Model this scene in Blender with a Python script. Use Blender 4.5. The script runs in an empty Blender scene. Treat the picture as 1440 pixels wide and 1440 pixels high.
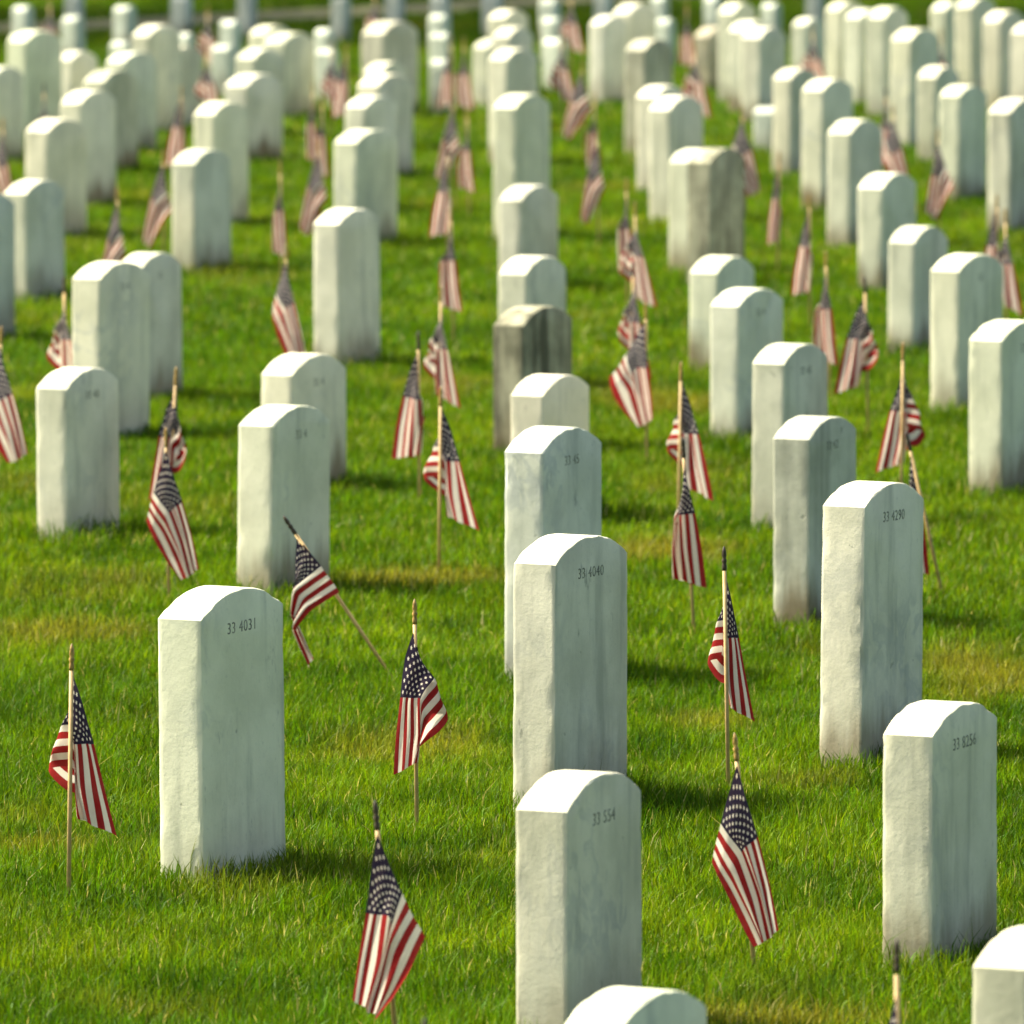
import bpy, bmesh, math, random
import numpy as np
from mathutils import Vector, Matrix, noise as mnoise
random.seed(7); RNG = np.random.default_rng(11)
R = math.radians
scene = bpy.context.scene
COL = scene.collection

# ------------------------------------------------------------------ camera
F, HY, CAMH = 13000.0, -469.0, 2.364          # focal length in photo pixels, horizon line, eye height
PITCH = math.atan((720 - HY) / F)
cam_d = bpy.data.cameras.new('camera'); cam = bpy.data.objects.new('camera', cam_d); COL.objects.link(cam)
cam.location = (0, 0, CAMH); cam.rotation_euler = (R(90) - PITCH, 0, 0)
cam_d.sensor_width = 36; cam_d.lens = F / 1440 * 36; cam_d.clip_start = 0.5; cam_d.clip_end = 3000
cam_d.dof.use_dof = True; cam_d.dof.focus_distance = 18.6; cam_d.dof.aperture_fstop = 9.2
cam_d.dof.aperture_blades = 7
scene.camera = cam

# ------------------------------------------------------------------ light
SUN_EL, SUN_X, SUN_Y = R(50), -0.96, 0.28       # the sun stands up behind the field, to the left
w = bpy.data.worlds.new('World'); scene.world = w; w.use_nodes = True
nt = w.node_tree; nt.nodes.clear()
sky = nt.nodes.new('ShaderNodeTexSky'); sky.sky_type = 'NISHITA'; sky.sun_disc = False
sky.sun_elevation = SUN_EL; sky.sun_rotation = math.atan2(SUN_X, SUN_Y)
sky.dust_density = 6.0; sky.ozone_density = 0.6
bg = nt.nodes.new('ShaderNodeBackground'); bg.inputs[1].default_value = 0.13
wo = nt.nodes.new('ShaderNodeOutputWorld')
nt.links.new(sky.outputs[0], bg.inputs[0]); nt.links.new(bg.outputs[0], wo.inputs[0])
sl = bpy.data.lights.new('sun', 'SUN'); sl.energy = 5.0; sl.angle = R(0.5); sl.color = (1.0, 0.94, 0.78)
so = bpy.data.objects.new('sun', sl); COL.objects.link(so)
sv = Vector((SUN_X * math.cos(SUN_EL), SUN_Y * math.cos(SUN_EL), math.sin(SUN_EL))).normalized()
so.rotation_euler = (-sv).to_track_quat('-Z', 'Y').to_euler(); so.location = (-10, 30, 20)
scene.view_settings.view_transform = 'Standard'; scene.view_settings.look = 'None'
scene.view_settings.gamma = 1; scene.view_settings.use_curve_mapping = False
scene.view_settings.exposure = 1.12

# ------------------------------------------------------------------ pixel <-> place
def ray(x, y):
    c = Vector((x - 720, -(y - 720), -F)); return (cam.rotation_euler.to_matrix() @ c).normalized()
def ground(x, y, z=0.03):                        # where the ray through a photo pixel meets the turf
    r = ray(x, y); t = (z - CAMH) / r.z; return Vector((r.x * t, r.y * t, 0))
def x_at(px, depth):
    return (px - 720) / F * (depth * math.cos(PITCH) + CAMH * math.sin(PITCH) * 0.8)
def z_at(y, depth):
    r = ray(720, y); return CAMH + r.z * depth / r.y

# ------------------------------------------------------------------ node helpers
class NT:
    def __init__(s, name):
        s.m = bpy.data.materials.new(name); s.m.use_nodes = True; s.t = s.m.node_tree; s.t.nodes.clear()
    def n(s, typ, **kw):
        n = s.t.nodes.new(typ)
        for k, v in kw.items(): setattr(n, k, v)
        return n
    def put(s, sock, v):
        if isinstance(v, bpy.types.NodeSocket): s.t.links.new(v, sock)
        elif isinstance(v, (tuple, list)) and sock.type == 'RGBA' and len(v) == 3: sock.default_value = (*v, 1)
        else: sock.default_value = v
    def math(s, op, a, b=0.0, c=None, clamp=False):
        n = s.n('ShaderNodeMath', operation=op); n.use_clamp = clamp
        s.put(n.inputs[0], a); s.put(n.inputs[1], b)
        if c is not None: s.put(n.inputs[2], c)
        return n.outputs[0]
    def mix(s, f, a, b, blend='MIX'):
        n = s.n('ShaderNodeMix', data_type='RGBA', blend_type=blend)
        s.put(n.inputs[0], f); s.put(n.inputs[6], a); s.put(n.inputs[7], b); return n.outputs[2]
    def noise(s, vec, scale, detail=3, rough=0.55, out=0):
        n = s.n('ShaderNodeTexNoise'); s.put(n.inputs['Vector'], vec)
        n.inputs['Scale'].default_value = scale; n.inputs['Detail'].default_value = detail
        n.inputs['Roughness'].default_value = rough; return n.outputs[out]
    def ramp(s, v, a, b, lo=0.0, hi=1.0):
        n = s.n('ShaderNodeMapRange', interpolation_type='SMOOTHSTEP'); s.put(n.inputs[0], v)
        n.inputs[1].default_value = a; n.inputs[2].default_value = b
        n.inputs[3].default_value = lo; n.inputs[4].default_value = hi; return n.outputs[0]
    def vec(s, op, a, b):
        n = s.n('ShaderNodeVectorMath', operation=op); s.put(n.inputs[0], a); s.put(n.inputs[1], b); return n.outputs[0]
    def out(s, sh):
        o = s.n('ShaderNodeOutputMaterial'); s.t.links.new(sh, o.inputs[0]); return s.m
    def bsdf(s, col, rough=0.7, normal=None, metal=0.0, spec=0.3):
        b = s.n('ShaderNodeBsdfPrincipled'); s.put(b.inputs['Base Color'], col); s.put(b.inputs['Roughness'], rough)
        b.inputs['Metallic'].default_value = metal; b.inputs['Specular IOR Level'].default_value = spec
        if normal is not None: s.put(b.inputs['Normal'], normal)
        return b.outputs[0]
    def bump(s, h, strength, dist):
        b = s.n('ShaderNodeBump'); b.inputs['Strength'].default_value = strength
        b.inputs['Distance'].default_value = dist; s.put(b.inputs['Height'], h); return b.outputs[0]

def stone_material():
    t = NT('weathered_marble')
    tc = t.n('ShaderNodeTexCoord').outputs['Object']; oi = t.n('ShaderNodeObjectInfo')
    off = t.n('ShaderNodeCombineXYZ')
    t.put(off.inputs[0], t.math('MULTIPLY', oi.outputs['Random'], 37.0)); t.put(off.inputs[1], t.math('MULTIPLY', oi.outputs['Random'], 91.0))
    p = t.vec('ADD', tc, off.outputs[0])
    streakp = t.vec('MULTIPLY', p, (1.0, 1.0, 0.12))
    blotch = t.noise(p, 5.5, 5, 0.6); fine = t.noise(p, 75, 4, 0.7); streak = t.noise(streakp, 17, 4, 0.6)
    vein = t.noise(t.vec('ADD', t.vec('MULTIPLY', p, (1, 1, 0.6)), t.vec('MULTIPLY', t.noise(p, 3, 3, 0.6, 1), (0.5, 0.5, 0.5))), 4.5, 5, 0.6)
    veinm = t.ramp(t.math('ABSOLUTE', t.math('SUBTRACT', vein, 0.5)), 0.0, 0.055, 1.0, 0.0)
    c = t.mix(t.ramp(blotch, 0.35, 0.68), (0.79, 0.775, 0.58), (0.66, 0.655, 0.475))
    c = t.mix(t.math('MULTIPLY', t.ramp(streak, 0.5, 0.72), 0.5), c, (0.36, 0.38, 0.28))
    c = t.mix(t.math('MULTIPLY', t.math('MULTIPLY', veinm, t.ramp(t.noise(p, 2.2, 2), 0.5, 0.7)), 0.38), c, (0.30, 0.34, 0.33))
    c = t.mix(t.math('MULTIPLY', t.ramp(fine, 0.56, 0.78), 0.30), c, (0.33, 0.35, 0.28))
    spk = t.math('MULTIPLY', t.ramp(t.noise(t.vec('MULTIPLY', p, (1, 1, 0.35)), 38, 4, 0.65), 0.60, 0.74), t.ramp(t.noise(p, 4.0, 3), 0.48, 0.62))
    c = t.mix(t.math('MULTIPLY', spk, 0.75), c, (0.27, 0.28, 0.21))
    pits = t.ramp(t.noise(p, 26, 3, 0.5), 0.70, 0.78)
    c = t.mix(t.math('MULTIPLY', pits, 0.5), c, (0.20, 0.21, 0.16))
    # weathering (alpha of the object colour says how much lichen this stone carries)
    lich = t.ramp(t.math('ADD', t.math('MULTIPLY', streak, 0.55), t.math('MULTIPLY', blotch, 0.45)), 0.33, 0.62)
    c = t.mix(t.math('MULTIPLY', t.math('MULTIPLY_ADD', lich, 0.6, 0.42), t.math('SUBTRACT', 1.0, oi.outputs['Alpha']), clamp=True), c, (0.105, 0.105, 0.072))
    # soil splash and mud round the foot
    z = t.n('ShaderNodeSeparateXYZ'); t.put(z.inputs[0], tc)
    foot = t.ramp(t.math('ADD', z.outputs[2], t.math('MULTIPLY', t.math('SUBTRACT', t.noise(streakp, 9, 4, 0.65), 0.5), 0.34)), 0.03, 0.15, 1.0, 0.0)
    c = t.mix(t.math('MULTIPLY', foot, t.math('MULTIPLY_ADD', t.math('FRACT', t.math('MULTIPLY', oi.outputs['Random'], 13.7)), 0.75, 0.18)), c, (0.17, 0.12, 0.05))
    c = t.mix(1.0, c, oi.outputs['Color'], 'MULTIPLY')
    h = t.math('ADD', t.math('MULTIPLY', t.noise(p, 130, 4, 0.7), 0.5), t.math('ADD', t.noise(p, 22, 4, 0.6), t.math('MULTIPLY', pits, -0.5)))
    return t.out(t.bsdf(c, 0.8, t.bump(h, 0.42, 0.0024), spec=0.2))

def flag_material():
    t = NT('printed_flag_cotton')
    uv = t.n('ShaderNodeSeparateXYZ'); t.put(uv.inputs[0], t.n('ShaderNodeTexCoord').outputs['UV'])
    u, v = uv.outputs[0], uv.outputs[1]
    red = t.math('LESS_THAN', t.math('MODULO', t.math('MULTIPLY', v, 13.0), 2.0), 1.0)
    canton = t.math('MULTIPLY', t.math('LESS_THAN', u, 0.4), t.math('LESS_THAN', v, 7 / 13))
    x = t.math('MULTIPLY', u, 12 / 0.4); y = t.math('MULTIPLY', v, 10 / (7 / 13))
    a = t.math('ROUND', t.math('MULTIPLY', t.math('ADD', x, y), 0.5)); b = t.math('ROUND', t.math('MULTIPLY', t.math('SUBTRACT', x, y), 0.5))
    cx = t.math('ADD', a, b); cy = t.math('SUBTRACT', a, b)
    dx = t.math('SUBTRACT', x, cx); dy = t.math('SUBTRACT', y, cy)
    rr = t.math('SQRT', t.math('ADD', t.math('MULTIPLY', dx, dx), t.math('MULTIPLY', dy, dy)))
    ang = t.math('ARCTAN2', dx, t.math('MULTIPLY', dy, -1.0))
    lim = t.math('MULTIPLY_ADD', t.math('COSINE', t.math('MULTIPLY', ang, 5.0)), 0.10, 0.31)
    inb = t.math('MULTIPLY', t.math('MULTIPLY', t.math('GREATER_THAN', cx, 0.5), t.math('LESS_THAN', cx, 11.5)),
                 t.math('MULTIPLY', t.math('GREATER_THAN', cy, 0.5), t.math('LESS_THAN', cy, 9.5)))
    star = t.math('MULTIPLY', t.math('LESS_THAN', rr, lim), inb)
    white = (0.80, 0.74, 0.60)
    c = t.mix(red, white, (0.29, 0.006, 0.010))
    c = t.mix(canton, c, t.mix(star, (0.004, 0.007, 0.034), white))
    wv = t.noise(t.n('ShaderNodeTexCoord').outputs['Object'], 60, 3)
    c = t.mix(t.math('MULTIPLY', wv, 0.2), c, (0.3, 0.2, 0.15))
    d = t.n('ShaderNodeBsdfDiffuse'); t.put(d.inputs[0], c)
    tr = t.n('ShaderNodeBsdfTranslucent'); t.put(tr.inputs[0], c)
    ms = t.n('ShaderNodeMixShader'); ms.inputs[0].default_value = 0.48
    t.t.links.new(d.outputs[0], ms.inputs[1]); t.t.links.new(tr.outputs[0], ms.inputs[2])
    return t.out(ms.outputs[0])

def plain(name, col, rough=0.7, var=0.25, scale=40, metal=0.0):
    t = NT(name); p = t.n('ShaderNodeTexCoord').outputs['Object']
    dark = tuple(k * (1 - var) for k in col)
    n = t.noise(p, scale, 4, 0.6)
    return t.out(t.bsdf(t.mix(t.ramp(n, 0.35, 0.65), col, dark), rough, t.bump(n, 0.3, 0.002), metal=metal))

def turf_color(t, p):
    big = t.noise(p, 0.55, 3, 0.5); mid = t.noise(p, 2.3, 4, 0.6); dry = t.noise(t.vec('MULTIPLY', p, (1.0, 0.45, 1.0)), 1.15, 4, 0.6)
    c = t.mix(t.ramp(big, 0.35, 0.65), (0.070, 0.152, 0.002), (0.116, 0.196, 0.003))
    c = t.mix(t.ramp(mid, 0.38, 0.66), c, (0.038, 0.095, 0.001))
    # worn, drier patches of lawn at places of their own
    acc = None
    for (x, y, rx, ry) in [(540, 1045, 190, 30), (1140, 1085, 110, 18), (300, 1400, 260, 26), (960, 768, 100, 22), (580, 805, 130, 14), (1380, 950, 100, 50),
                           (1010, 1010, 110, 18), (130, 880, 160, 22), (950, 560, 120, 12), (300, 860, 90, 12), (60, 1180, 90, 10), (1120, 1420, 160, 14)]:
        g = ground(x, y); g2 = ground(x, y - ry); sx = rx * g.y / F; sy = g2.y - g.y
        q = t.vec('MULTIPLY', t.vec('SUBTRACT', p, (g.x, g.y, 0)), (1 / sx, 1 / sy, 0))
        ln = t.n('ShaderNodeVectorMath', operation='LENGTH'); t.put(ln.inputs[0], q)
        m = t.ramp(ln.outputs['Value'], 0.2, 1.6, 1.0, 0.0)
        acc = m if acc is None else t.math('MAXIMUM', acc, m)
    f = t.ramp(t.math('ADD', t.math('MULTIPLY', acc, 0.20), dry), 0.54, 0.80)
    return t.mix(t.math('MULTIPLY', f, 0.75), c, (0.20, 0.19, 0.02))
def grass_material():
    t = NT('grass_blades')
    geo = t.n('ShaderNodeNewGeometry'); c = turf_color(t, geo.outputs['Position'])
    at = t.n('ShaderNodeAttribute', attribute_name='blade'); s = t.n('ShaderNodeSeparateColor'); t.put(s.inputs[0], at.outputs['Color'])
    hv = t.n('ShaderNodeHueSaturation'); t.put(hv.inputs['Color'], c)
    t.put(hv.inputs['Hue'], t.math('MULTIPLY_ADD', s.outputs[0], 0.045, 0.475))
    t.put(hv.inputs['Value'], t.math('MULTIPLY_ADD', s.outputs[1], 1.0, 0.55))
    c = t.mix(t.math('GREATER_THAN', s.outputs[2], 0.975), hv.outputs[0], (0.32, 0.31, 0.11))
    b = t.n('ShaderNodeBsdfPrincipled'); t.put(b.inputs['Base Color'], c); b.inputs['Roughness'].default_value = 0.5
    b.inputs['Specular IOR Level'].default_value = 0.1
    tr = t.n('ShaderNodeBsdfTranslucent'); t.put(tr.inputs[0], t.mix(1.0, c, (1.35, 1.25, 0.7), 'MULTIPLY'))
    ms = t.n('ShaderNodeMixShader'); ms.inputs[0].default_value = 0.45
    t.t.links.new(b.outputs[0], ms.inputs[1]); t.t.links.new(tr.outputs[0], ms.inputs[2])
    return t.out(ms.outputs[0])
def lawn_material():
    t = NT('lawn_thatch'); p = t.n('ShaderNodeNewGeometry').outputs['Position']
    c = turf_color(t, p); f = t.noise(p, 160, 4, 0.7)
    c = t.mix(t.ramp(f, 0.4, 0.62), c, (0.03, 0.05, 0.006))
    return t.out(t.bsdf(c, 0.9, t.bump(f, 0.8, 0.02), spec=0.1))
def leaf_material():
    t = NT('tree_leaves'); at = t.n('ShaderNodeAttribute', attribute_name='blade')
    s = t.n('ShaderNodeSeparateColor'); t.put(s.inputs[0], at.outputs['Color'])
    c = t.mix(s.outputs[0], (0.03, 0.075, 0.012), (0.08, 0.14, 0.02))
    d = t.n('ShaderNodeBsdfDiffuse'); t.put(d.inputs[0], c); tr = t.n('ShaderNodeBsdfTranslucent'); t.put(tr.inputs[0], c)
    ms = t.n('ShaderNodeMixShader'); ms.inputs[0].default_value = 0.3
    t.t.links.new(d.outputs[0], ms.inputs[1]); t.t.links.new(tr.outputs[0], ms.inputs[2]); return t.out(ms.outputs[0])

STONE = stone_material(); CLOTH = flag_material()
WOOD = plain('pale_dowel_wood', (0.55, 0.38, 0.16), 0.6); GOLD = plain('tarnished_gilt', (0.42, 0.27, 0.07), 0.4, 0.6, 150)
DARKGILT = plain('dark_tarnished_tip', (0.06, 0.045, 0.025), 0.5, 0.5, 150)
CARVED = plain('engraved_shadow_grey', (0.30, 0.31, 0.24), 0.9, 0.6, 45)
GRASS = grass_material(); LAWN = lawn_material(); LEAF = leaf_material()
PATHM = plain('worn_gravel_path', (0.17, 0.165, 0.06), 0.9, 0.3, 9); BARK = plain('bark', (0.12, 0.09, 0.06), 0.9, 0.5, 20)

def link(name, me, mat, parent=None):
    o = bpy.data.objects.new(name, me); COL.objects.link(o)
    if mat and not me.materials: me.materials.append(mat)
    if parent: o.parent = parent
    return o
def mesh(name, vs, fs, smooth=False):
    me = bpy.data.meshes.new(name); me.from_pydata(vs, [], fs); me.update()
    if smooth: me.shade_smooth()
    return me
def tag(o, label, cat, group=None):
    o['label'] = label; o['category'] = cat
    if group: o['group'] = group

# ------------------------------------------------------------------ lawn, path
def build_lawn():
    n = 40; xs = [-1500, -400, -100, -30] + [-12 + i * 24 / n for i in range(n + 1)] + [30, 100, 400, 1500]
    ys = [-400, -50, 5] + [10 + i * 80 / 60 for i in range(61)] + [120, 200, 500, 2000]
    vs = [(x, y, 0) for y in ys for x in xs]; k = len(xs)
    fs = [(j * k + i, j * k + i + 1, (j + 1) * k + i + 1, (j + 1) * k + i) for j in range(len(ys) - 1) for i in range(k - 1)]
    o = link('ground', mesh('ground', vs, fs), LAWN); o['kind'] = 'structure'
build_lawn()
def path_points():
    px = [(-900, 60), (-300, 47), (0, 41), (200, 35), (400, 24), (650, 11), (900, -3), (1300, -26), (1900, -60)]
    return [ground(x, y, 0.0) for x, y in px]
PATH = path_points()
def build_path():
    vs, fs = [], []
    for i, p in enumerate(PATH):
        a = PATH[max(0, i - 1)]; b = PATH[min(len(PATH) - 1, i + 1)]
        t = (b - a).normalized(); nrm = Vector((-t.y, t.x, 0)) * 0.62
        for s in (-1, -0.94, 0.94, 1):
            q = p + nrm * s; vs.append((q.x, q.y, 0.0 if abs(s) == 1 else 0.012))
    for i in range(len(PATH) - 1):
        for j in range(3): fs.append((i * 4 + j, (i + 1) * 4 + j, (i + 1) * 4 + j + 1, i * 4 + j + 1))
    o = link('path', mesh('path', vs, fs), PATHM); o['kind'] = 'structure'
build_path()

# ------------------------------------------------------------------ headstones
YAW = R(64)
def stone_mesh(w, t, h, rise, seed, chip=None, bury=0.06, mar=1.0):
    rnd = random.Random(seed); b = 0.0045 * rnd.uniform(0.8, 1.5)
    taper = rnd.uniform(0.97, 1.0)
    out = []                                       # outline in (x, z): x along the face, anticlockwise from bottom left
    hs = h - rise; ns = max(6, int(hs / 0.018))
    for i in range(ns + 1): out.append((w / 2 * (1 - (1 - taper) * i / ns), -bury + (hs + bury) * i / ns))
    na = 22; half = w / 2 * taper; rad = (half * half + rise * rise) / (2 * rise); a0 = math.asin(min(1, half / rad))
    for i in range(1, na):
        a = a0 - 2 * a0 * i / na; out.append((rad * math.sin(a), h - rad + rad * math.cos(a)))
    for i in range(ns, -1, -1): out.append((-w / 2 * (1 - (1 - taper) * i / ns), -bury + (hs + bury) * i / ns))
    N = len(out)
    nr = []
    for i in range(N):
        p = out[max(0, i - 1)]; q = out[min(N - 1, i + 1)]
        d = (q[0] - p[0], q[1] - p[1]); L = math.hypot(*d) or 1; nr.append((d[1] / L, -d[0] / L))
    rings = [(-t / 2, b), (-t / 2 + b * 0.3, b * 0.3), (-t / 2 + b, 0), (-t / 2 + 2 * b, 0)] + [(-t / 2 + 2 * b + (t - 4 * b) * k / 5, 0) for k in range(1, 5)] + [(t / 2 - 2 * b, 0), (t / 2 - b, 0), (t / 2 - b * 0.3, b * 0.3), (t / 2, b)]
    vs = []
    for ri, (y, ins) in enumerate(rings):
        edge = ri < 3 or ri > len(rings) - 4
        for i, (x, z) in enumerate(out):
            n1 = mnoise.noise(Vector((x * 7 + seed, y * 9, z * 9))) * 0.0009 * mar
            if edge: n1 += min(0, mnoise.noise(Vector((x * 25 + seed * 3, y * 25, z * 30)))) * 0.006 * mar
            if edge and rnd.random() < 0.05: n1 -= rnd.uniform(0.0005, 0.0025) * mar
            if chip and x < 0 and i > N / 2 and ri < 4 and abs(z - chip[0]) < chip[1]:
                n1 -= chip[2] * (1 - ((z - chip[0]) / chip[1]) ** 2) * (1 - ri / 4)
            k = -ins + n1
            vs.append((x + nr[i][0] * k, y, z + nr[i][1] * k))
    M = len(rings); fs = []
    for r in range(M - 1):
        for i in range(N - 1): fs.append((r * N + i, r * N + i + 1, (r + 1) * N + i + 1, (r + 1) * N + i))
        fs.append((r * N + N - 1, r * N, (r + 1) * N, (r + 1) * N + N - 1))
    fs.append(tuple(range(N - 1, -1, -1))); fs.append(tuple((M - 1) * N + i for i in range(N)))
    me = mesh('headstone', vs, fs, True)
    bm = bmesh.new(); bm.from_mesh(me); bmesh.ops.recalc_face_normals(bm, faces=bm.faces); bm.to_mesh(me); bm.free()
    me.set_sharp_from_angle(angle=R(28))
    return me

def text_mesh(txt, size):
    cu = bpy.data.curves.new('t', 'FONT'); cu.body = txt; cu.size = size; cu.align_x = 'CENTER'; cu.align_y = 'CENTER'
    cu.extrude = 0.0006; cu.space_character = 1.12; cu.offset = -0.0002
    o = bpy.data.objects.new('t', cu); COL.objects.link(o); bpy.context.view_layer.update()
    me = bpy.data.meshes.new_from_object(o.evaluated_get(bpy.context.evaluated_depsgraph_get()))
    COL.objects.unlink(o); bpy.data.objects.remove(o); me.name = 'inscription'; return me

STONES = []
GROUP_S = 'white marble headstones standing in rows on the lawn'
def headstone(xl, xr, yt, yb, label, wea=0.0, tint=(1, 1, 1), txt=None, chip=None, yaw=0.0, lean=0.0, mar=1.0, lines=None):
    g = ground((xl + xr) / 2, yb); d = g.y; S = F / d
    wpx = (xr - xl) / S; k = min(1.3, max(0.88, wpx / 0.2344)); W, T = 0.33 * k, 0.10 * k
    if k > 1.05: T = 0.10 * (1 + (k - 1) * 1.0)
    A = YAW + R(yaw); nf = Vector((math.sin(A), -math.cos(A), 0)); ns = Vector((-math.cos(A), -math.sin(A), 0))
    depth = d - (nf.y * T / 2 + ns.y * W / 2)
    left = (-nf * T / 2 + ns * W / 2).x; right = (nf * T / 2 - ns * W / 2).x
    cx = x_at((xl + xr) / 2, depth) - (left + right) / 2
    h = z_at(yt, depth)
    rise = 0.047 * k * random.uniform(0.92, 1.12)
    seed = len(STONES) * 3.7 + 1.3
    o = link('headstone', stone_mesh(W, T, h, rise, seed, chip, mar=mar), STONE)
    # local -Y is the inscribed face, local -X the narrow side seen on the left
    o.location = (cx, depth, 0); o.rotation_euler = (0, R(lean) * 1.0, A)
    o.color = (*tint, max(0.0, 1.0 - wea))
    tag(o, label, 'headstone', GROUP_S)
    if txt:
        m = link('inscription', text_mesh(txt, 0.032 * k), CARVED, o)
        m.location = (-0.005 * k, -T / 2 - 0.0001, h - rise - 0.028 * k); m.rotation_euler = (R(90), 0, 0)
    if lines:
        for (s, dz, sz) in lines:
            m = link('inscription', text_mesh(s, sz), CARVED, o)
            m.location = (0, -T / 2 - 0.0001, h - dz); m.rotation_euler = (R(90), 0, 0)
    STONES.append((o, W, T, h, (xl, xr, yt, yb))); return o

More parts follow.
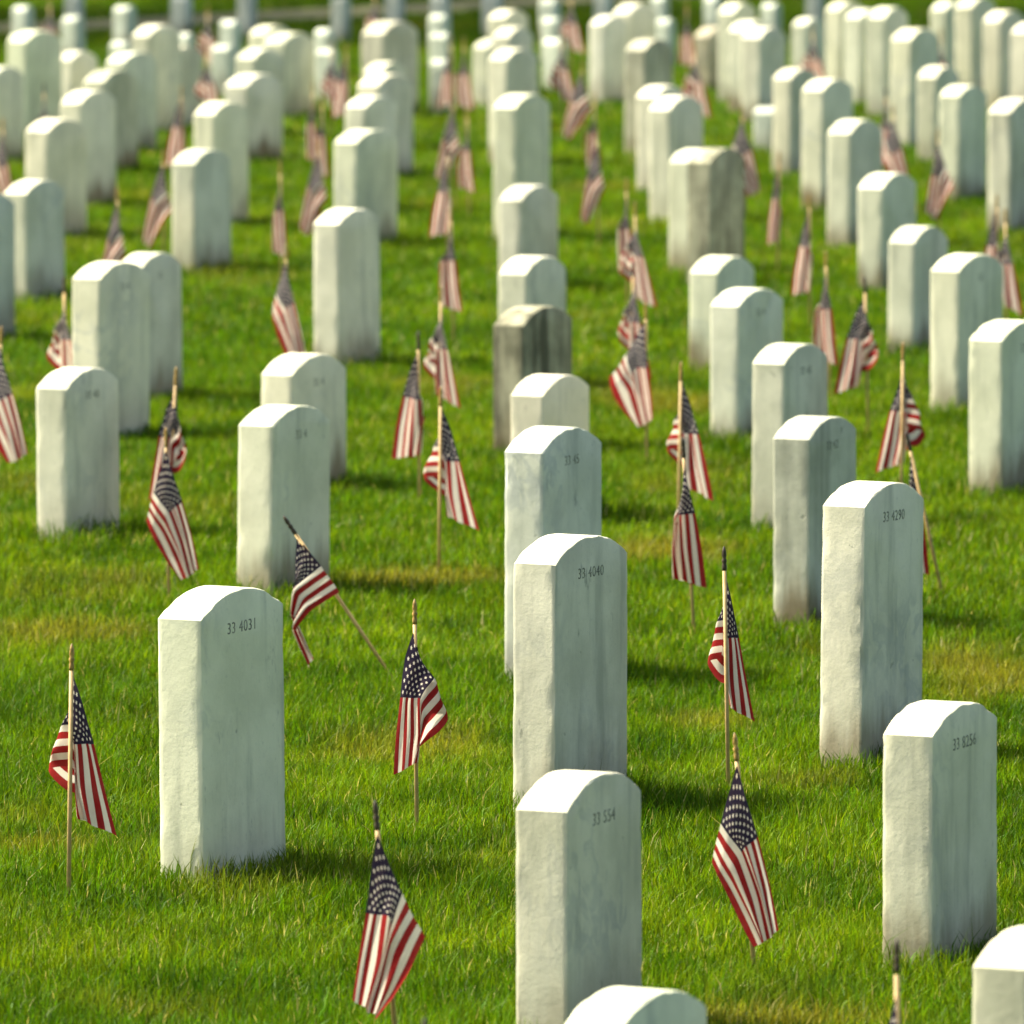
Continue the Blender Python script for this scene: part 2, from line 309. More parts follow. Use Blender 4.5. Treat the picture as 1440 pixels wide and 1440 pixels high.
ST = [
 # xl, xr, ytop, ybase, label, options
 (782, 1003, 1392, 1768, 'nearest headstone, only its rounded white top rising out of the bottom edge right of centre', {}),
 (1357, 1566, 1305, 1680, 'headstone cut off by the bottom right corner, its dim narrow side facing left', {'wea': .25}),
 (720, 911, 1085, 1452, 'grey-streaked marble headstone at the bottom centre, standing before the stone numbered 33 4040', {'txt': '33 554', 'wea': .13}),
 (1233, 1414, 987, 1345, 'pale headstone numbered 33 8256 at the lower right, brown stain down its narrow side', {'txt': '33 8256', 'wea': .04}),
 (722, 882, 752, 1130, 'headstone numbered 33 4040 in the centre column, its narrow side mottled yellow grey', {'txt': '33 4040', 'wea': .16}),
 (228, 399, 825, 1226, 'pale headstone numbered 33 4031 at the lower left with dark grass blades at its foot', {'txt': '33 4031', 'wea': .02}),
 (1148, 1303, 678, 1063, 'tall white headstone numbered 33 4290 with a chip on its near corner edge', {'txt': '33 4290', 'chip': (0.225, 0.035, 0.012), 'wea': .0}),
 (707, 850, 600, 950, 'smooth bluish grey headstone with grey veins right behind the stone numbered 33 4040', {'txt': '33 45', 'tint': (.90, .94, 1.0), 'wea': .02}),
 (1082, 1213, 585, 872, 'lichen-spotted grey headstone just behind the tall chipped stone', {'wea': .42, 'txt': '33 42'}),
 (1053, 1170, 483, 735, 'headstone with a dark green streak down its narrow side and worn writing on its face', {'wea': .13, 'txt': '33 43', 'lines': [('M', .20, .03), ('33 4', .235, .025)]}),
 (1361, 1484, 450, 686, 'white headstone cut by the right edge at mid height', {'txt': '33 42'}),
 (332, 464, 570, 826, 'clean headstone behind the leaning flag, small dark scar low on its near edge', {'txt': '33 4', 'chip': (0.09, 0.03, 0.014)}),
 (52, 168, 517, 748, 'headstone on the left with brown dirt at its foot, in front of the overlapping pair', {'txt': '33 40', 'wea': .06}),
 (368, 486, 497, 682, 'headstone half hidden behind the one beside the leaning flag', {'txt': '33 4'}),
 (715, 834, 527, 725, 'clean white headstone between the bluish veined stone and the dark stained one', {}),
 (693, 807, 430, 628, 'dark grey headstone with black streaks down its face, in the centre column', {'wea': 1.08, 'tint': (.92, .90, .80)}),
 (698, 800, 360, 540, 'white headstone right behind the dark streaked one in the centre column', {}),
 (700, 786, 260, 402, 'short greyish headstone in the centre column, sixth from the front', {'wea': .22}),
 (692, 776, 132, 330, 'tall white headstone in the centre column, seventh from the front', {}),
 (688, 757, 68, 226, 'blurred headstone topping the centre column, first behind the seventh', {}),
 (690, 751, 38, 172, 'blurred headstone in the far centre, directly behind two aligned tops', {}),
 (684, 745, 14, 128, 'farthest headstone of the blurred centre pile, its top just under the upper edge', {}),
 (665, 720, 55, 144, 'far headstone peeping out left of the centre column pile', {'wea': .08}),
 (440, 536, 293, 508, 'tall headstone standing alone left of centre, number almost worn away', {'wea': .04}),
 (470, 558, 182, 340, 'headstone with a dark smudge on its face, behind the tall one left of centre', {'wea': .08}),
 (484, 560, 135, 292, 'headstone third from the front in the line left of centre', {}),
 (503, 580, 104, 244, 'headstone fourth from the front in the line left of centre', {}),
 (511, 574, 87, 205, 'headstone fifth from the front in the line left of centre, mostly its white top', {}),
 (507, 590, 30, 158, 'broad blurred headstone closing the line left of centre', {'wea': .25}),
 (241, 326, 210, 374, 'headstone in front of the left-hand diagonal line, faint lines of worn lettering', {'wea': .02}),
 (272, 350, 143, 312, 'second headstone of the left-hand diagonal line', {}),
 (315, 397, 104, 224, 'third headstone of the left-hand diagonal line, small dark spot on its face', {}),
 (331, 398, 68, 188, 'fourth headstone of the left-hand diagonal line', {}),
 (350, 410, 36, 150, 'left one of the two farthest stones of the left-hand diagonal line', {}),
 (370, 443, 46, 160, 'right one of the two farthest stones of the left-hand diagonal line, broad shaded face', {'wea': .15}),
 (36, 121, 167, 328, 'front headstone of the far left group, half covering the next', {}),
 (86, 163, 127, 283, 'second headstone of the far left group', {}),
 (118, 194, 98, 237, 'far left headstone with a dark grey face', {'wea': .42}),
 (150, 219, 73, 207, 'far left headstone just behind the dark-faced one', {}),
 (188, 254, 35, 181, 'tallest headstone of the far left group, bright slanting top', {}),
 (224, 284, 64, 172, 'dim headstone half hidden behind the tallest of the far left group', {'wea': .12}),
 (12, 85, 43, 190, 'blurred headstone with a bright slanting top near the upper left corner', {}),
 (80, 136, 72, 168, 'small yellowish headstone between the two bright-topped far left stones', {'wea': .05}),
 (-34, 33, 93, 225, 'blurred headstone cut by the left edge near the upper left corner', {'wea': .05}),
 (5, 91, 253, 415, 'white headstone near the left edge with a yellow-stained narrow side', {'wea': .03}),
 (-74, 20, 270, 472, 'bluish shaded headstone mostly outside the left edge', {'tint': (.85, .9, .95), 'wea': .1}),
 (101, 208, 368, 610, 'front headstone of the overlapping pair on the left', {'txt': '33 4'}),
 (163, 257, 355, 556, 'rear headstone of the overlapping pair on the left, greyer face', {'wea': .15, 'txt': '33'}),
 (965, 1065, 360, 515, 'headstone half hidden behind another right of centre, right of the line of flags', {}),
 (998, 1104, 405, 612, 'headstone right of centre with a grey stain at its foot', {'wea': .0, 'txt': '33 4'}),
 (1244, 1338, 318, 486, 'headstone with a yellowish side on the right, in front of the taller white one', {'wea': .08}),
 (1307, 1413, 357, 572, 'tall headstone near the right edge with a dirty lower side', {'wea': .05, 'txt': '33'}),
 (1204, 1293, 243, 402, 'headstone on the right between two flags, its foot brown', {}),
 (1160, 1244, 168, 340, 'headstone on the right overlapping a brighter one to its left', {'wea': .05}),
 (1125, 1202, 111, 290, 'bright headstone on the right, second of four that overlap', {}),
 (1085, 1152, 96, 240, 'greyish headstone at the left end of the four that overlap on the right', {'wea': .18}),
 (1317, 1391, 120, 276, 'bright headstone near the right edge above a flag', {}),
 (1287, 1353, 93, 218, 'headstone just behind the bright one near the right edge', {}),
 (1388, 1472, 138, 320, 'grey headstone cut by the right edge in the upper part', {'wea': .25}),
 (940, 1018, 209, 376, 'pale headstone tucked behind the dark grey one right of centre', {'wea': .15}),
 (966, 1049, 208, 395, 'dark grey headstone with rows of worn lettering right of centre', {'wea': .85, 'tint': (.96, .95, .86)}),
 (893, 966, 120, 264, 'blurred headstone behind and left of another right of centre', {}),
 (912, 991, 135, 304, 'blurred white headstone in front of two overlapping tops right of centre', {}),
 (876, 948, 55, 212, 'far headstone with a blackish face and bright top', {'wea': .45}),
 (828, 884, 22, 138, 'far slim headstone, left of a pair right of the centre column', {}),
 (860, 924, 5, 134, 'far headstone touching the upper edge, right of a pair right of the centre column', {}),
 (975, 1030, 38, 122, 'far brownish dark headstone beside brighter ones', {'wea': .55, 'tint': (1, .92, .85)}),
 (1008, 1066, 4, 138, 'far headstone at the left of three overlapping bright ones', {}),
 (1022, 1090, 29, 152, 'far headstone in the middle of three overlapping bright ones', {}),
 (1040, 1108, 38, 168, 'far headstone at the right front of three overlapping bright ones', {}),
 (1114, 1160, 25, 112, 'far small bright headstone between two dense groups', {}),
 (1160, 1216, 2, 126, 'far headstone at the left of a dense bright row near the upper edge', {}),
 (1186, 1245, 13, 140, 'far headstone in the middle of a dense bright row near the upper edge', {}),
 (1216, 1280, 10, 156, 'far headstone at the right of a dense bright row near the upper edge', {}),
 (1250, 1322, 40, 200, 'far broad headstone standing in front of the dense bright row', {}),
 (1306, 1362, 2, 128, 'far headstone near the upper right corner, left of four', {}),
 (1342, 1402, -3, 140, 'far headstone near the upper right corner, second of four', {}),
 (1382, 1443, 15, 150, 'far headstone near the upper right corner, third of four', {}),
 (1420, 1486, 32, 160, 'far headstone cut by the right edge near the upper right corner', {}),
]
for s in ST:
    kw = dict(s[5]); rr = random.Random(s[0] * 7 + s[2])
    kw.setdefault('yaw', rr.uniform(-2.2, 2.2)); kw.setdefault('lean', rr.uniform(-1.1, 1.1))
    kw['wea'] = kw.get('wea', 0) + rr.uniform(.02, .12); kw.setdefault('tint', tuple(rr.uniform(.95, 1.0) * c for c in (1, 1, rr.uniform(.95, 1))))
    headstone(*s[:5], **kw)

# small low square markers far back, in the shade of the trees
GROUP_M = 'small square grave markers in the far shade'
def marker(x, yt, label, h=0.29):
    yb = (yt - HY) * CAMH / (CAMH - h) + HY; g = ground(x, yb, 0.0); d = g.y
    k = random.uniform(0.95, 1.15)
    o = link('grave_marker', stone_mesh(0.098 * k, 0.092 * k, h, 0.03, x * .7, bury=0.05), STONE)
    o.location = (x_at(x, d), d, 0); o.rotation_euler = (0, 0, YAW + R(random.uniform(-4, 4))); o.color = (.86, .93, 1, .88)  # bluish tint puts the tree shade into the markers' own colour
    tag(o, label, 'grave marker', GROUP_M); STONES.append((o, .115, .105, h, (x - 15, x + 15, yt, yb)))
MK = [(32, 8, 'small bluish marker above the bright-topped stone at the upper left'), (28, 47, 'small marker just behind the bright-topped stone at the upper left'),
 (103, 22, 'bluish marker standing right of the upper left corner, second column'), (104, -10, 'marker touching the upper edge in the second column from the left'),
 (175, 8, 'pale marker crossing the far path in the third column from the left'), (170, 58, 'low marker behind the far left group'),
 (255, -6, 'marker on the far path above the tallest stone of the left group'), (258, 46, 'marker wedged behind the dim stone of the left group'),
 (324, 28, 'blue-grey marker left of the left-hand diagonal line'), (314, 63, 'blue-grey marker behind a pink flag, left of the diagonal line'),
 (347, -12, 'marker at the upper edge above the left-hand diagonal line'), (457, 40, 'marker behind a flag between the two left lines'),
 (460, 68, 'nearest marker between the two left lines, above a flag'), (479, -4, 'marker at the upper edge between the two left lines'),
 (555, -12, 'marker above the broad stone left of centre'), (619, -8, 'farthest of the four markers in a column left of the centre'),
 (618, 20, 'third of the four markers in a column left of the centre'), (620, 46, 'second of the four markers in a column left of the centre'),
 (619, 83, 'nearest of the four markers in a column left of the centre'), (692, -10, 'marker at the upper edge over the centre column'),
 (773, -2, 'farthest of three markers in a column right of the centre'), (776, 24, 'middle one of three markers in a column right of the centre'),
 (780, 54, 'nearest of three markers in a column right of the centre, above a flag'), (848, -12, 'marker at the upper edge between a slim stone pair'),
 (928, -6, 'marker at the upper edge behind the black-faced stone'), (936, 26, 'pale marker right behind the black-faced stone'),
 (1003, -6, 'marker at the upper edge behind the brownish stone'), (1085, 4, 'round-headed marker behind three overlapping bright stones'),
 (1079, 150, 'low white marker squeezed between a far group and the greyish stone'), (1146, -14, 'marker at the upper edge over the small bright stone')]
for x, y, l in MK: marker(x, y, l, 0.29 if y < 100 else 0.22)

# ------------------------------------------------------------------ flags
POSES = {
 'L': ([0, .13, .27, .4, .7, 1], [0, .54, 1], [
   [(0, 0, -.5), (1.3, 4.5, -.8), (2.6, 9.3, -.5), (3.9, 13.7, -.3), (5.8, 22.5, -.4), (7.6, 31.4, -.6)],
   [(-.4, 10, -.5), (-2.6, 10.1, -.8), (-1.3, 12, -2.4), (-.3, 13.6, -1.0), (-.3, 22.5, -.6), (.3, 27.8, -.5)],
   [(-.8, 18, -.5), (-5.6, 18.7, -.8), (-1.8, 23.5, -2.3), (.6, 23.5, -2.6), (2.2, 25.5, -2.6), (3.6, 29.6, -2.2)]]),
 'M': ([0, .13, .27, .4, .7, 1], [0, .54, 1], [
   [(0, 0, -.3), (1.0, 4.5, .2), (1.7, 9.3, .4), (2.1, 14.3, .6), (2.8, 22, .6), (3.3, 30, .4)],
   [(-.6, 9, -.9), (-4.2, 9.8, -1.2), (-2.2, 12, -1.5), (-1.4, 14, .3), (-1.9, 21.5, .7), (-1.5, 27.0, .6)],
   [(-1, 16.5, -1.2), (-7.0, 17.8, -1.4), (-4.4, 21.3, -1.6), (-3.0, 22.5, -.6), (-.8, 24.6, -1.3), (1.4, 28.4, -1.2)]]),
 'D': ([0, .4, .7, 1], [0, .54, 1], [
   [(0, 0, .3), (3.7, 13, .2), (5.6, 22, .4), (6.9, 30, .3)],
   [(-2.5, 11, 1.2), (1.0, 15.5, 1.5), (3.6, 23.5, 1.4), (5.4, 31.7, 1.0)],
   [(-4, 18, .8), (-1.2, 24, 1.3), (1.2, 29, 1.1), (3.4, 33, .7)]]),
 'V': ([0, .4, .7, 1], [0, .42, .77, 1], [
   [(0, 0, .5), (-1.6, 13.7, 1.0), (-2.6, 21, 1.4), (-3.2, 28.5, 1.6)],
   [(3.1, 8.0, .9), (2.0, 13.7, .2), (.9, 22, .3), (-1.2, 30.2, 1.2)],
   [(5.8, 14, 1.2), (2.6, 20.4, .3), (1.1, 26, .5), (-.3, 31, 1.1)],
   [(7.7, 17.3, 1.6), (5.3, 23.5, 1.4), (3, 28, 1.2), (.6, 31.5, 1.0)]]),
 'N': ([0, .2, .4, .7, 1], [0, .54, 1], [
   [(0, 0, .4), (1.3, 6.5, .5), (2.7, 12.8, .5), (4.2, 22, .9), (5.3, 31, .6)],
   [(-.3, 10.7, .3), (-1.0, 11, 1.0), (-2.0, 13.2, 1.6), (-2.4, 22, 1.7), (-2.2, 28.5, 1.5)],
   [(-.3, 19.8, -.2), (-1.5, 19, .2), (-.8, 18.7, -1.0), (.4, 24, -1.1), (2.2, 30.6, -.8)]]),
 'K': ([0, .4, .6, 1], [0, .54, 1], [
   [(0, 0, 0), (-.3, 11, -.8), (-.7, 18, -1.2), (.6, 26, -1.4)],
   [(5.2, 6.9, .2), (-.7, 12.1, .5), (-1.1, 18, .1), (3.4, 28, -1)],
   [(9.1, 12.9, .2), (3.2, 17.3, .8), (-.5, 22.3, .6), (2.5, 31.3, -.3)]]),
}
def interp(xs, x):
    for i in range(len(xs) - 1):
        if x <= xs[i + 1] + 1e-9: return i, (x - xs[i]) / (xs[i + 1] - xs[i])
    return len(xs) - 2, 1.0
def cloth_mesh(pose, mirror=False, push=0.0, seed=0, wide=1.0):
    us, vv, G = POSES[pose]; NU, NV = 30, 20
    P = np.zeros((NV + 1, NU + 1, 3)); rnd = random.Random(seed)
    for j in range(NV + 1):
        b, tb = interp(vv, j / NV)
        for i in range(NU + 1):
            a, ta = interp(us, i / NU); g = [np.array(G[b + q][a + p]) for q in (0, 1) for p in (0, 1)]
            P[j, i] = (g[0] * (1 - ta) + g[1] * ta) * (1 - tb) + (g[2] * (1 - ta) + g[3] * ta) * tb
    for it in range(3):                             # soften the creases
        Q = P.copy()
        Q[1:-1, 1:-1] = (P[1:-1, 1:-1] * 2 + P[:-2, 1:-1] + P[2:, 1:-1] + P[1:-1, :-2] + P[1:-1, 2:]) / 6
        Q[0, 1:-1] = (P[0, 1:-1] * 2 + P[0, :-2] + P[0, 2:]) / 4; Q[-1, 1:-1] = (P[-1, 1:-1] * 2 + P[-1, :-2] + P[-1, 2:]) / 4
        Q[1:-1, 0] = (P[1:-1, 0] * 2 + P[:-2, 0] + P[2:, 0]) / 4; Q[1:-1, -1] = (P[1:-1, -1] * 2 + P[:-2, -1] + P[2:, -1]) / 4
        P = Q
    ph = rnd.uniform(0, 6); fr = rnd.uniform(2.0, 3.2)
    vs, uvs = [], []
    for j in range(NV + 1):
        for i in range(NU + 1):
            x, z, d = P[j, i]; u, v = i / NU, j / NV
            amp = 0.9 * min(1, 2.5 * u + .15) * (0.3 + v)
            d = d + math.sin(fr * 2 * math.pi * v + ph + u * 2.4) * amp * 1.1 + push * min(1, u * 6)
            x = x * wide + math.cos(fr * 6.0 * v + ph + u * 5) * .18 * u
            if mirror: x = -x
            vs.append((x / 100, -d / 100, -z / 100)); uvs.append((u, v))
    k = NU + 1; fs = [(j * k + i, j * k + i + 1, (j + 1) * k + i + 1, (j + 1) * k + i) for j in range(NV) for i in range(NU)]
    me = mesh('cloth', vs, fs, True); uvl = me.uv_layers.new(name='UVMap')
    vi = np.empty(len(me.loops), dtype=np.int32); me.loops.foreach_get('vertex_index', vi)
    uvl.data.foreach_set('uv', np.array(uvs)[vi].astype(np.float32).ravel()); return me
def lathe(name, prof, n=12):
    vs = [(r * math.cos(2 * math.pi * i / n), r * math.sin(2 * math.pi * i / n), z) for r, z in prof for i in range(n)]
    fs = [(j * n + i, j * n + (i + 1) % n, (j + 1) * n + (i + 1) % n, (j + 1) * n + i) for j in range(len(prof) - 1) for i in range(n)]
    fs += [tuple(range(n - 1, -1, -1)), tuple((len(prof) - 1) * n + i for i in range(n))]
    return mesh(name, vs, fs, True)
FLAGS = []
_pm = {}
GROUP_F = 'small stick flags planted beside the headstones'
def flag(xt, yt, xb, yb, pose, label, mirror=False, front=True, dark=False, wide=1.0, drop=0.058, scale=1.0):
    if yb is None: yb = (yt - HY) * (CAMH) / (CAMH - 0.465) + HY
    g = ground(xb, yb, 0.03); d = g.y
    bx = x_at(xb, d); tx = x_at(xt, d); tz = z_at(yt, d)
    L = math.hypot(tx - bx, tz); ang = math.atan2(tx - bx, tz)
    root = bpy.data.objects.new('grave_flag', None); COL.objects.link(root)
    root.location = (bx, d, 0); root.empty_display_size = .05; tag(root, label, 'flag', GROUP_F)
    key = round(L, 2)
    if key not in _pm: _pm[key] = lathe('pole', [(.0042, -.05), (.0042, L - .048)], 10)
    p = link('pole', _pm[key], WOOD, root); p.rotation_euler = (0, ang, 0)
    fk = 'fin' + str(dark)
    if fk not in _pm: _pm[fk] = lathe('finial', [(.0043, -.052), (.0050, -.047), (.0050, -.040), (.0036, -.037), (.0054, -.033), (.0054, -.029), (.0034, -.026), (.0052, -.020), (.0040, -.009), (.0010, 0)], 12)
    f = link('finial', _pm[fk], DARKGILT if dark else GOLD, root)
    f.location = (math.sin(ang) * L, 0, math.cos(ang) * L); f.rotation_euler = (0, ang, 0)
    push = (0.9 + (1.4 if pose in 'LM' else 0)) if front else -0.4
    me = cloth_mesh(pose, mirror, push, int(xt * 3 + yt), wide * (1.14 if d < 24 else 1.75))
    c = link('flag_cloth', me, CLOTH, root)
    c.location = (math.sin(ang) * (L - drop), 0, math.cos(ang) * (L - drop)); c.scale = (scale,) * 3; c.rotation_euler = (0, 0, R(-14 if d < 24 else -45))
    FLAGS.append((root, (xt, yt, xb, yb))); return root

FL = [
 (101, 905, 95, 1240, 'L', 'flag at the lower left edge, pole in front of its folded cloth', dict(front=False)),
 (583, 842, 586, 1152, 'M', 'flag with a bright gold tip standing left of the stone numbered 33 4040', dict(mirror=True)),
 (527, 1125, 558, 1455, 'V', 'nearest full flag at the bottom, dark pointed tip, stripes meeting in a V', dict(dark=True)),
 (1033, 1030, 1062, 1345, 'D', 'flag right of the bottom centre stone with broad diagonal stripes', dict()),
 (1018, 768, 1025, 1092, 'L', 'slim flag left of the chipped stone, thin pole in front of the curling cloth', dict(front=False, dark=True, wide=.72)),
 (398, 725, 553, 938, 'K', 'flag on a steeply leaning pole beside the stone numbered 33 4031', dict(dark=True)),
 (233, 600, 237, 832, 'D', 'flag with a wide starred triangle and diagonal stripes behind the stone numbered 33 4031', dict(wide=1.1)),
 (248, 515, 236, 735, 'L', 'flag just behind the wide diagonal-striped one on the left', dict(mirror=True, wide=.7)),
 (2, 458, -6, None, 'D', 'flag cut by the left edge at mid height', dict()),
 (90, 388, 92, None, 'L', 'flag squeezed left of the overlapping pair of headstones', dict(dark=True, wide=.8)),
 (620, 543, 617, 792, 'L', 'flag with a pale pole in front of its cloth, between the left and centre columns', dict(front=False)),
 (588, 466, 590, None, 'N', 'flag with a narrow twisted cloth beside the pale-poled one', dict(mirror=True, dark=True)),
 (620, 400, 619, None, 'L', 'flag right above the tip of the pale-poled one', dict(wide=.75)),
 (634, 290, 638, None, 'N', 'lone flag on the grass left of the greyish short stone', dict(wide=.8)),
 (630, 203, 630, None, 'N', 'flag at the lower left of the upper cluster left of the centre column', dict(mirror=True, dark=True)),
 (637, 133, 640, None, 'D', 'flag at the upper left of the upper cluster left of the centre column', dict(mirror=True, dark=True, wide=.8)),
 (657, 150, 660, None, 'N', 'flag at the right of the upper cluster left of the centre column', dict(wide=.7)),
 (634, 50, 636, None, 'N', 'blurred far flag in front of a white marker', dict(mirror=True, wide=.8)),
 (652, 52, 656, None, 'N', 'blurred far orange-pink flag right of a white marker', dict()),
 (394, 226, 396, None, 'N', 'narrow flag on open grass left of the tall lone stone', dict(wide=.6)),
 (402, 342, 404, None, 'D', 'flag right over the half hidden stone behind the leaning flag', dict(wide=.85)),
 (448, 195, 450, None, 'D', 'flag showing above the top of the tall lone headstone', dict(mirror=True, wide=.8)),
 (440, 115, 442, None, 'N', 'far left-of-centre flag, lower than its neighbours, left of the second one', dict(wide=.6)),
 (453, 131, 456, None, 'N', 'far flag close beside the smudged headstone', dict(wide=.6)),
 (466, 56, 468, None, 'L', 'left one of two far flags almost touching', dict(wide=.8)),
 (487, 62, 489, None, 'N', 'right one of two far flags almost touching', dict(mirror=True)),
 (291, 62, 293, None, 'L', 'far pink flag left of the diagonal line of stones', dict()),
 (255, 120, 257, None, 'N', 'far flag just above the front stone of the diagonal line', dict(mirror=True)),
 (229, 210, 230, None, 'D', 'flag left of the front stone of the diagonal line', dict(mirror=True, wide=.85)),
 (165, 262, 168, None, 'D', 'flag peeping out over the overlapping pair of headstones', dict(mirror=True, wide=.7)),
 (4, 165, 5, None, 'D', 'flag cut by the left edge in the upper part', dict(wide=.7)),
 (62, 116, 63, None, 'N', 'flag hidden between the front stones of the far left group', dict(dark=True)),
 (790, 45, 791, None, 'L', 'far pink flag right of the centre column', dict()),
 (818, 84, 822, None, 'D', 'far whitish flag right of the centre column', dict(mirror=True)),
 (836, 128, 838, None, 'N', 'narrow far flag below the whitish one', dict(wide=.6)),
 (840, 182, 842, None, 'D', 'flag alone on grass with upright stripes, right of the centre column', dict(mirror=True, wide=.7)),
 (881, 250, 883, None, 'N', 'topmost flag of the vertical line of four right of the centre', dict(wide=.7)),
 (893, 282, 895, None, 'L', 'broad flag second from the top in the line of four right of the centre', dict(wide=.9)),
 (890, 366, 892, None, 'L', 'third flag from the top in the line of four right of the centre', dict(wide=.75, dark=True)),
 (908, 424, 910, None, 'V', 'lowest flag of the line of four right of the centre, spread like a kite', dict(mirror=True)),
 (958, 508, 954, 752, 'L', 'flag whose pale pole crosses its cloth, standing over another flag right of centre', dict(front=False, wide=.85)),
 (960, 614, 977, 880, 'N', 'flag with upright stripes directly below another, right of the bluish veined stone', dict(dark=True)),
 (1043, 148, 1050, None, 'D', 'flag hanging over the right shoulder of the dark grey stone', dict(wide=1.0)),
 (1096, 212, 1094, None, 'N', 'thin orange-pink flag right of the dark grey stone', dict(mirror=True, wide=.55)),
 (1138, 272, 1140, None, 'N', 'upper one of two flags in a slanting line right of centre', dict(mirror=True, wide=.8)),
 (1161, 352, 1168, None, 'N', 'lower one of two flags in a slanting line right of centre', dict(wide=.75)),
 (1216, 388, 1222, None, 'L', 'flag on open grass between the worn stone and the tall right one', dict(mirror=True, wide=.85, dark=True)),
 (1270, 480, 1268, 722, 'L', 'flag right behind the chipped stone, cloth thrown to the right of its pole', dict(mirror=True, wide=.85, front=False)),
 (1274, 606, 1327, 822, 'N', 'leaning flag half hidden by the top of the chipped stone', dict(dark=True, wide=.9)),
 (1245, 122, 1250, None, 'N', 'upper one of two flags between the bright stones on the right', dict(dark=True)),
 (1256, 146, 1262, None, 'D', 'lower one of two flags between the bright stones on the right', dict(wide=.9)),
 (1319, 180, 1322, None, 'V', 'flag in front of the bright stone near the right edge', dict(wide=.75)),
 (1402, 272, 1404, None, 'N', 'left one of two flags before the grey stone at the right edge', dict(mirror=True, wide=.8)),
 (1414, 292, 1416, None, 'L', 'right one of two flags before the grey stone at the right edge', dict(wide=.75)),
 (1143, 32, 1144, None, 'L', 'far pink flag beside the small bright stone', dict()),
 (1323, 38, 1324, None, 'N', 'far flag almost hidden above a bright stone near the right edge', dict()),
 (977, 60, 978, None, 'L', 'far pink flag left of the brownish dark stone', dict()),
 (1261, 1320, 1266, 1700, 'N', 'flag rising from the bottom edge in front of the stone numbered 33 8256', dict(mirror=True, dark=True, drop=.085)),
 (597, 1431, 600, 1860, 'N', 'flag tip just showing at the bottom edge near the centre', dict(dark=True)),
 (70, -6, 71, None, 'L', 'faint far flag by the path in the upper left corner', dict()),
 (292, 5, 293, None, 'L', 'faint far flag by the path over the left-hand diagonal line', dict()),
 (527, -18, 528, None, 'L', 'faint far flag at the upper edge over the broad stone', dict()),
 (803, -14, 804, None, 'L', 'faint far flag at the upper edge right of the centre column', dict()),
 (966, 2, 967, None, 'N', 'faint far flag at the upper edge over the black-faced stone', dict()),
]
for f in FL: flag(*f[:6], **f[6])

# ------------------------------------------------------------------ trees beyond the frame that shade the far graves
def blade_attr(me, data, nv):
    a = me.color_attributes.new('blade', 'FLOAT_COLOR', 'POINT'); a.data.foreach_set('color', data.astype(np.float32).ravel())
def tree(x, y, h, r, seed, label, cz=None):
    rg = np.random.default_rng(seed); rnd = random.Random(seed)
    root = bpy.data.objects.new('shade_tree', None); COL.objects.link(root); root.location = (x, y, 0); tag(root, label, 'tree')
    vs, fs = [], []
    def limb(p, q, r0, r1):
        ax = (q - p).normalized(); sx = ax.orthogonal().normalized(); sy = ax.cross(sx); b = len(vs)
        for k in range(5):
            t = k / 4; c = p.lerp(q, t) + Vector((math.sin(t * 3), math.cos(t * 4), 0)) * .05
            for i in range(8):
                a = i * math.pi / 4; vs.append(c + (sx * math.cos(a) + sy * math.sin(a)) * (r0 + (r1 - r0) * t))
        for k in range(4):
            for i in range(8): fs.append((b + k * 8 + i, b + k * 8 + (i + 1) % 8, b + (k + 1) * 8 + (i + 1) % 8, b + (k + 1) * 8 + i))
    top = Vector((0.1, 0, h * .45)); limb(Vector((0, 0, -.1)), top, .26, .18)
    cl = []
    for i in range(9):
        a = i * 2.4; q = Vector((math.cos(a) * r * rnd.uniform(.35, .7), math.sin(a) * r * rnd.uniform(.35, .7), h * rnd.uniform(.6, .88)))
        limb(top, q, .13, .03)
    link('trunk', mesh('trunk', [tuple(v) for v in vs], fs, True), BARK, root)
    ncl = 60; dirs = rg.normal(size=(ncl, 3)); dirs /= np.linalg.norm(dirs, axis=1)[:, None]
    cc = dirs * (rg.uniform(.35, 1, (ncl, 1)) ** .5) * np.array([r, r, h * .3]) + np.array([0, 0, h * .7])
    n = 9000; idx = rg.integers(0, ncl, n); pos = cc[idx] + rg.normal(size=(n, 3)) * r * .14
    a = rg.normal(size=(n, 3)); a /= np.linalg.norm(a, axis=1)[:, None]; b = np.cross(a, rg.normal(size=(n, 3))); b /= np.linalg.norm(b, axis=1)[:, None]
    s = rg.uniform(.07, .15, (n, 1)); V = np.stack([pos - a * s, pos + b * s * .6, pos + a * s, pos - b * s * .6], 1).reshape(-1, 3)
    Fc = np.arange(4 * n).reshape(-1, 4)
    me = mesh('crown', V.tolist(), Fc.tolist()); blade_attr(me, np.repeat(np.concatenate([rg.random((n, 3)), np.ones((n, 1))], 1), 4, 0), 4 * n)
    link('crown', me, LEAF, root)
tree(-8.2, 61.8, 9.6, 3.2, 5, 'broad leafy tree beyond the far graves, left of the view')
tree(-6.4, 64.0, 13.5, 3.4, 6, 'tall leafy tree beyond the far graves, left of the view behind the broad one')
tree(-4.6, 70.0, 9.0, 3.0, 8, 'leafy tree farther back beyond the path near the middle')

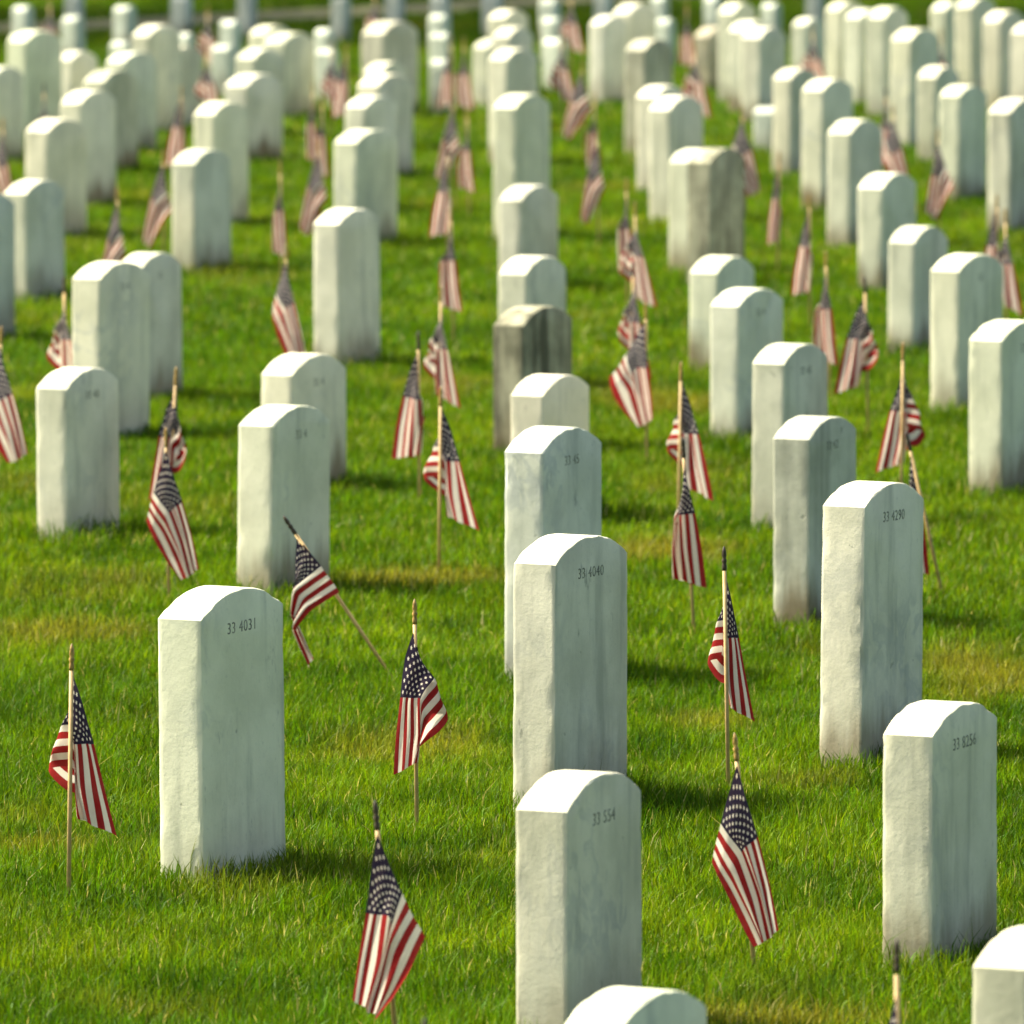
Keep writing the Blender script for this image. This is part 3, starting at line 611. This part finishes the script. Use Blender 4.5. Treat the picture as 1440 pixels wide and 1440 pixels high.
# ------------------------------------------------------------------ grass (uncountable)
def build_grass():
    segs = [(15.0, 22.0, 15000, .78), (22.0, 31.0, 7500, 1.1), (31.0, 44.0, 3000, 1.6), (44.0, 69.0, 1100, 2.6)]
    out_v, out_c = [], []
    pa = np.array([(p.x, p.y) for p in PATH])
    for d0, d1, dens, wk in segs:
        hw = lambda d: .0554 * d * 1.12 + .35
        area = (d1 - d0) * 2 * hw((d0 + d1) / 2); n = int(area * dens)
        Y = RNG.uniform(d0, d1, n); X = RNG.uniform(-1, 1, n) * hw(Y)
        pick = RNG.random(n) < hw(Y) / hw(d1); X, Y = X[pick], Y[pick]
        if d1 > 50:                                  # keep blades off the path
            px = np.interp(X, pa[:, 0], pa[:, 1]); keep = np.abs(Y - px) > 0.9; X, Y = X[keep], Y[keep]
        n = len(X)
        # clumps: height varies with smooth waves and a few random lumps
        hn = (np.sin(X * 5.1 + np.sin(Y * 3.3) * 2) + np.sin(Y * 4.7 + X * 2.1) + np.sin(X * 13 + Y * 9) * .7) / 2.7
        H = (0.035 + 0.011 * hn) * RNG.uniform(.55, 1.45, n)
        tall = RNG.random(n) < 0.02; H[tall] *= 1.6
        # taller untrimmed grass hugging the stones
        for (o, W, T, h, px) in STONES:
            dx = X - o.location.x; dy = Y - o.location.y; m = (np.abs(dx) < .3) & (np.abs(dy) < .35)
            if m.any():
                r2 = np.hypot(dx[m], dy[m]); H[m] *= 1 + .45 * np.exp(-((r2 - .15) / .09) ** 2)
        wd = RNG.uniform(.0011, .0024, n) * wk
        az = RNG.uniform(0, 2 * np.pi, n); lean = np.abs(RNG.normal(0, .42, n)) + .08
        wind = .12
        dirx, diry = np.cos(az) + wind, np.sin(az)
        fa = RNG.uniform(0, np.pi, n); sx, sy = np.cos(fa), np.sin(fa)
        def pt(t, wv, s):
            off = H * lean * t ** 1.8
            z = H * t * (1 - .25 * lean * t)
            return np.stack([X + dirx * off + sx * wv * s, Y + diry * off + sy * wv * s, z], 1)
        V = np.stack([pt(0, wd, -1), pt(0, wd, 1), pt(.55, wd * .85, 1), pt(.55, wd * .85, -1), pt(1.0, wd, 0)], 1)
        out_v.append(V.reshape(-1, 3)); c = np.concatenate([RNG.random((n, 3)), np.ones((n, 1))], 1); out_c.append(np.repeat(c, 5, 0))
    V = np.concatenate(out_v).astype(np.float32); C = np.concatenate(out_c); nb = len(V) // 5
    base = np.arange(nb)[:, None] * 5
    loops = (base + np.array([0, 1, 2, 3, 3, 2, 4])).astype(np.int32).ravel()
    starts = (np.arange(nb)[:, None] * 7 + np.array([0, 4])).astype(np.int32).ravel()
    me = bpy.data.meshes.new('grass'); me.vertices.add(len(V)); me.vertices.foreach_set('co', V.ravel())
    me.loops.add(len(loops)); me.loops.foreach_set('vertex_index', loops)
    me.polygons.add(nb * 2); me.polygons.foreach_set('loop_start', starts)
    me.update(calc_edges=True); blade_attr(me, C, len(V)); me.shade_smooth()
    o = link('grass', me, GRASS); o['kind'] = 'stuff'; print('blades', nb)
    o['label'] = 'mown green lawn grass with dry yellowish patches'; o['category'] = 'grass'
build_grass()

# overlap check (printed only)
for i in range(len(STONES)):
    for j in range(i):
        a, b = STONES[i], STONES[j]
        if math.hypot(a[0].location.x - b[0].location.x, a[0].location.y - b[0].location.y) < .36: print('CLOSE', a[4], b[4])
for r, px in FLAGS:
    for s in STONES:
        v = Matrix.Rotation(-s[0].rotation_euler.z, 2) @ Vector((r.location.x - s[0].location.x, r.location.y - s[0].location.y))
        if abs(v.x) < s[1] / 2 + .03 and abs(v.y) < s[2] / 2 + .03: print('FLAG IN STONE', px, s[4])
print('heights', [round(s[3], 2) for s in STONES])
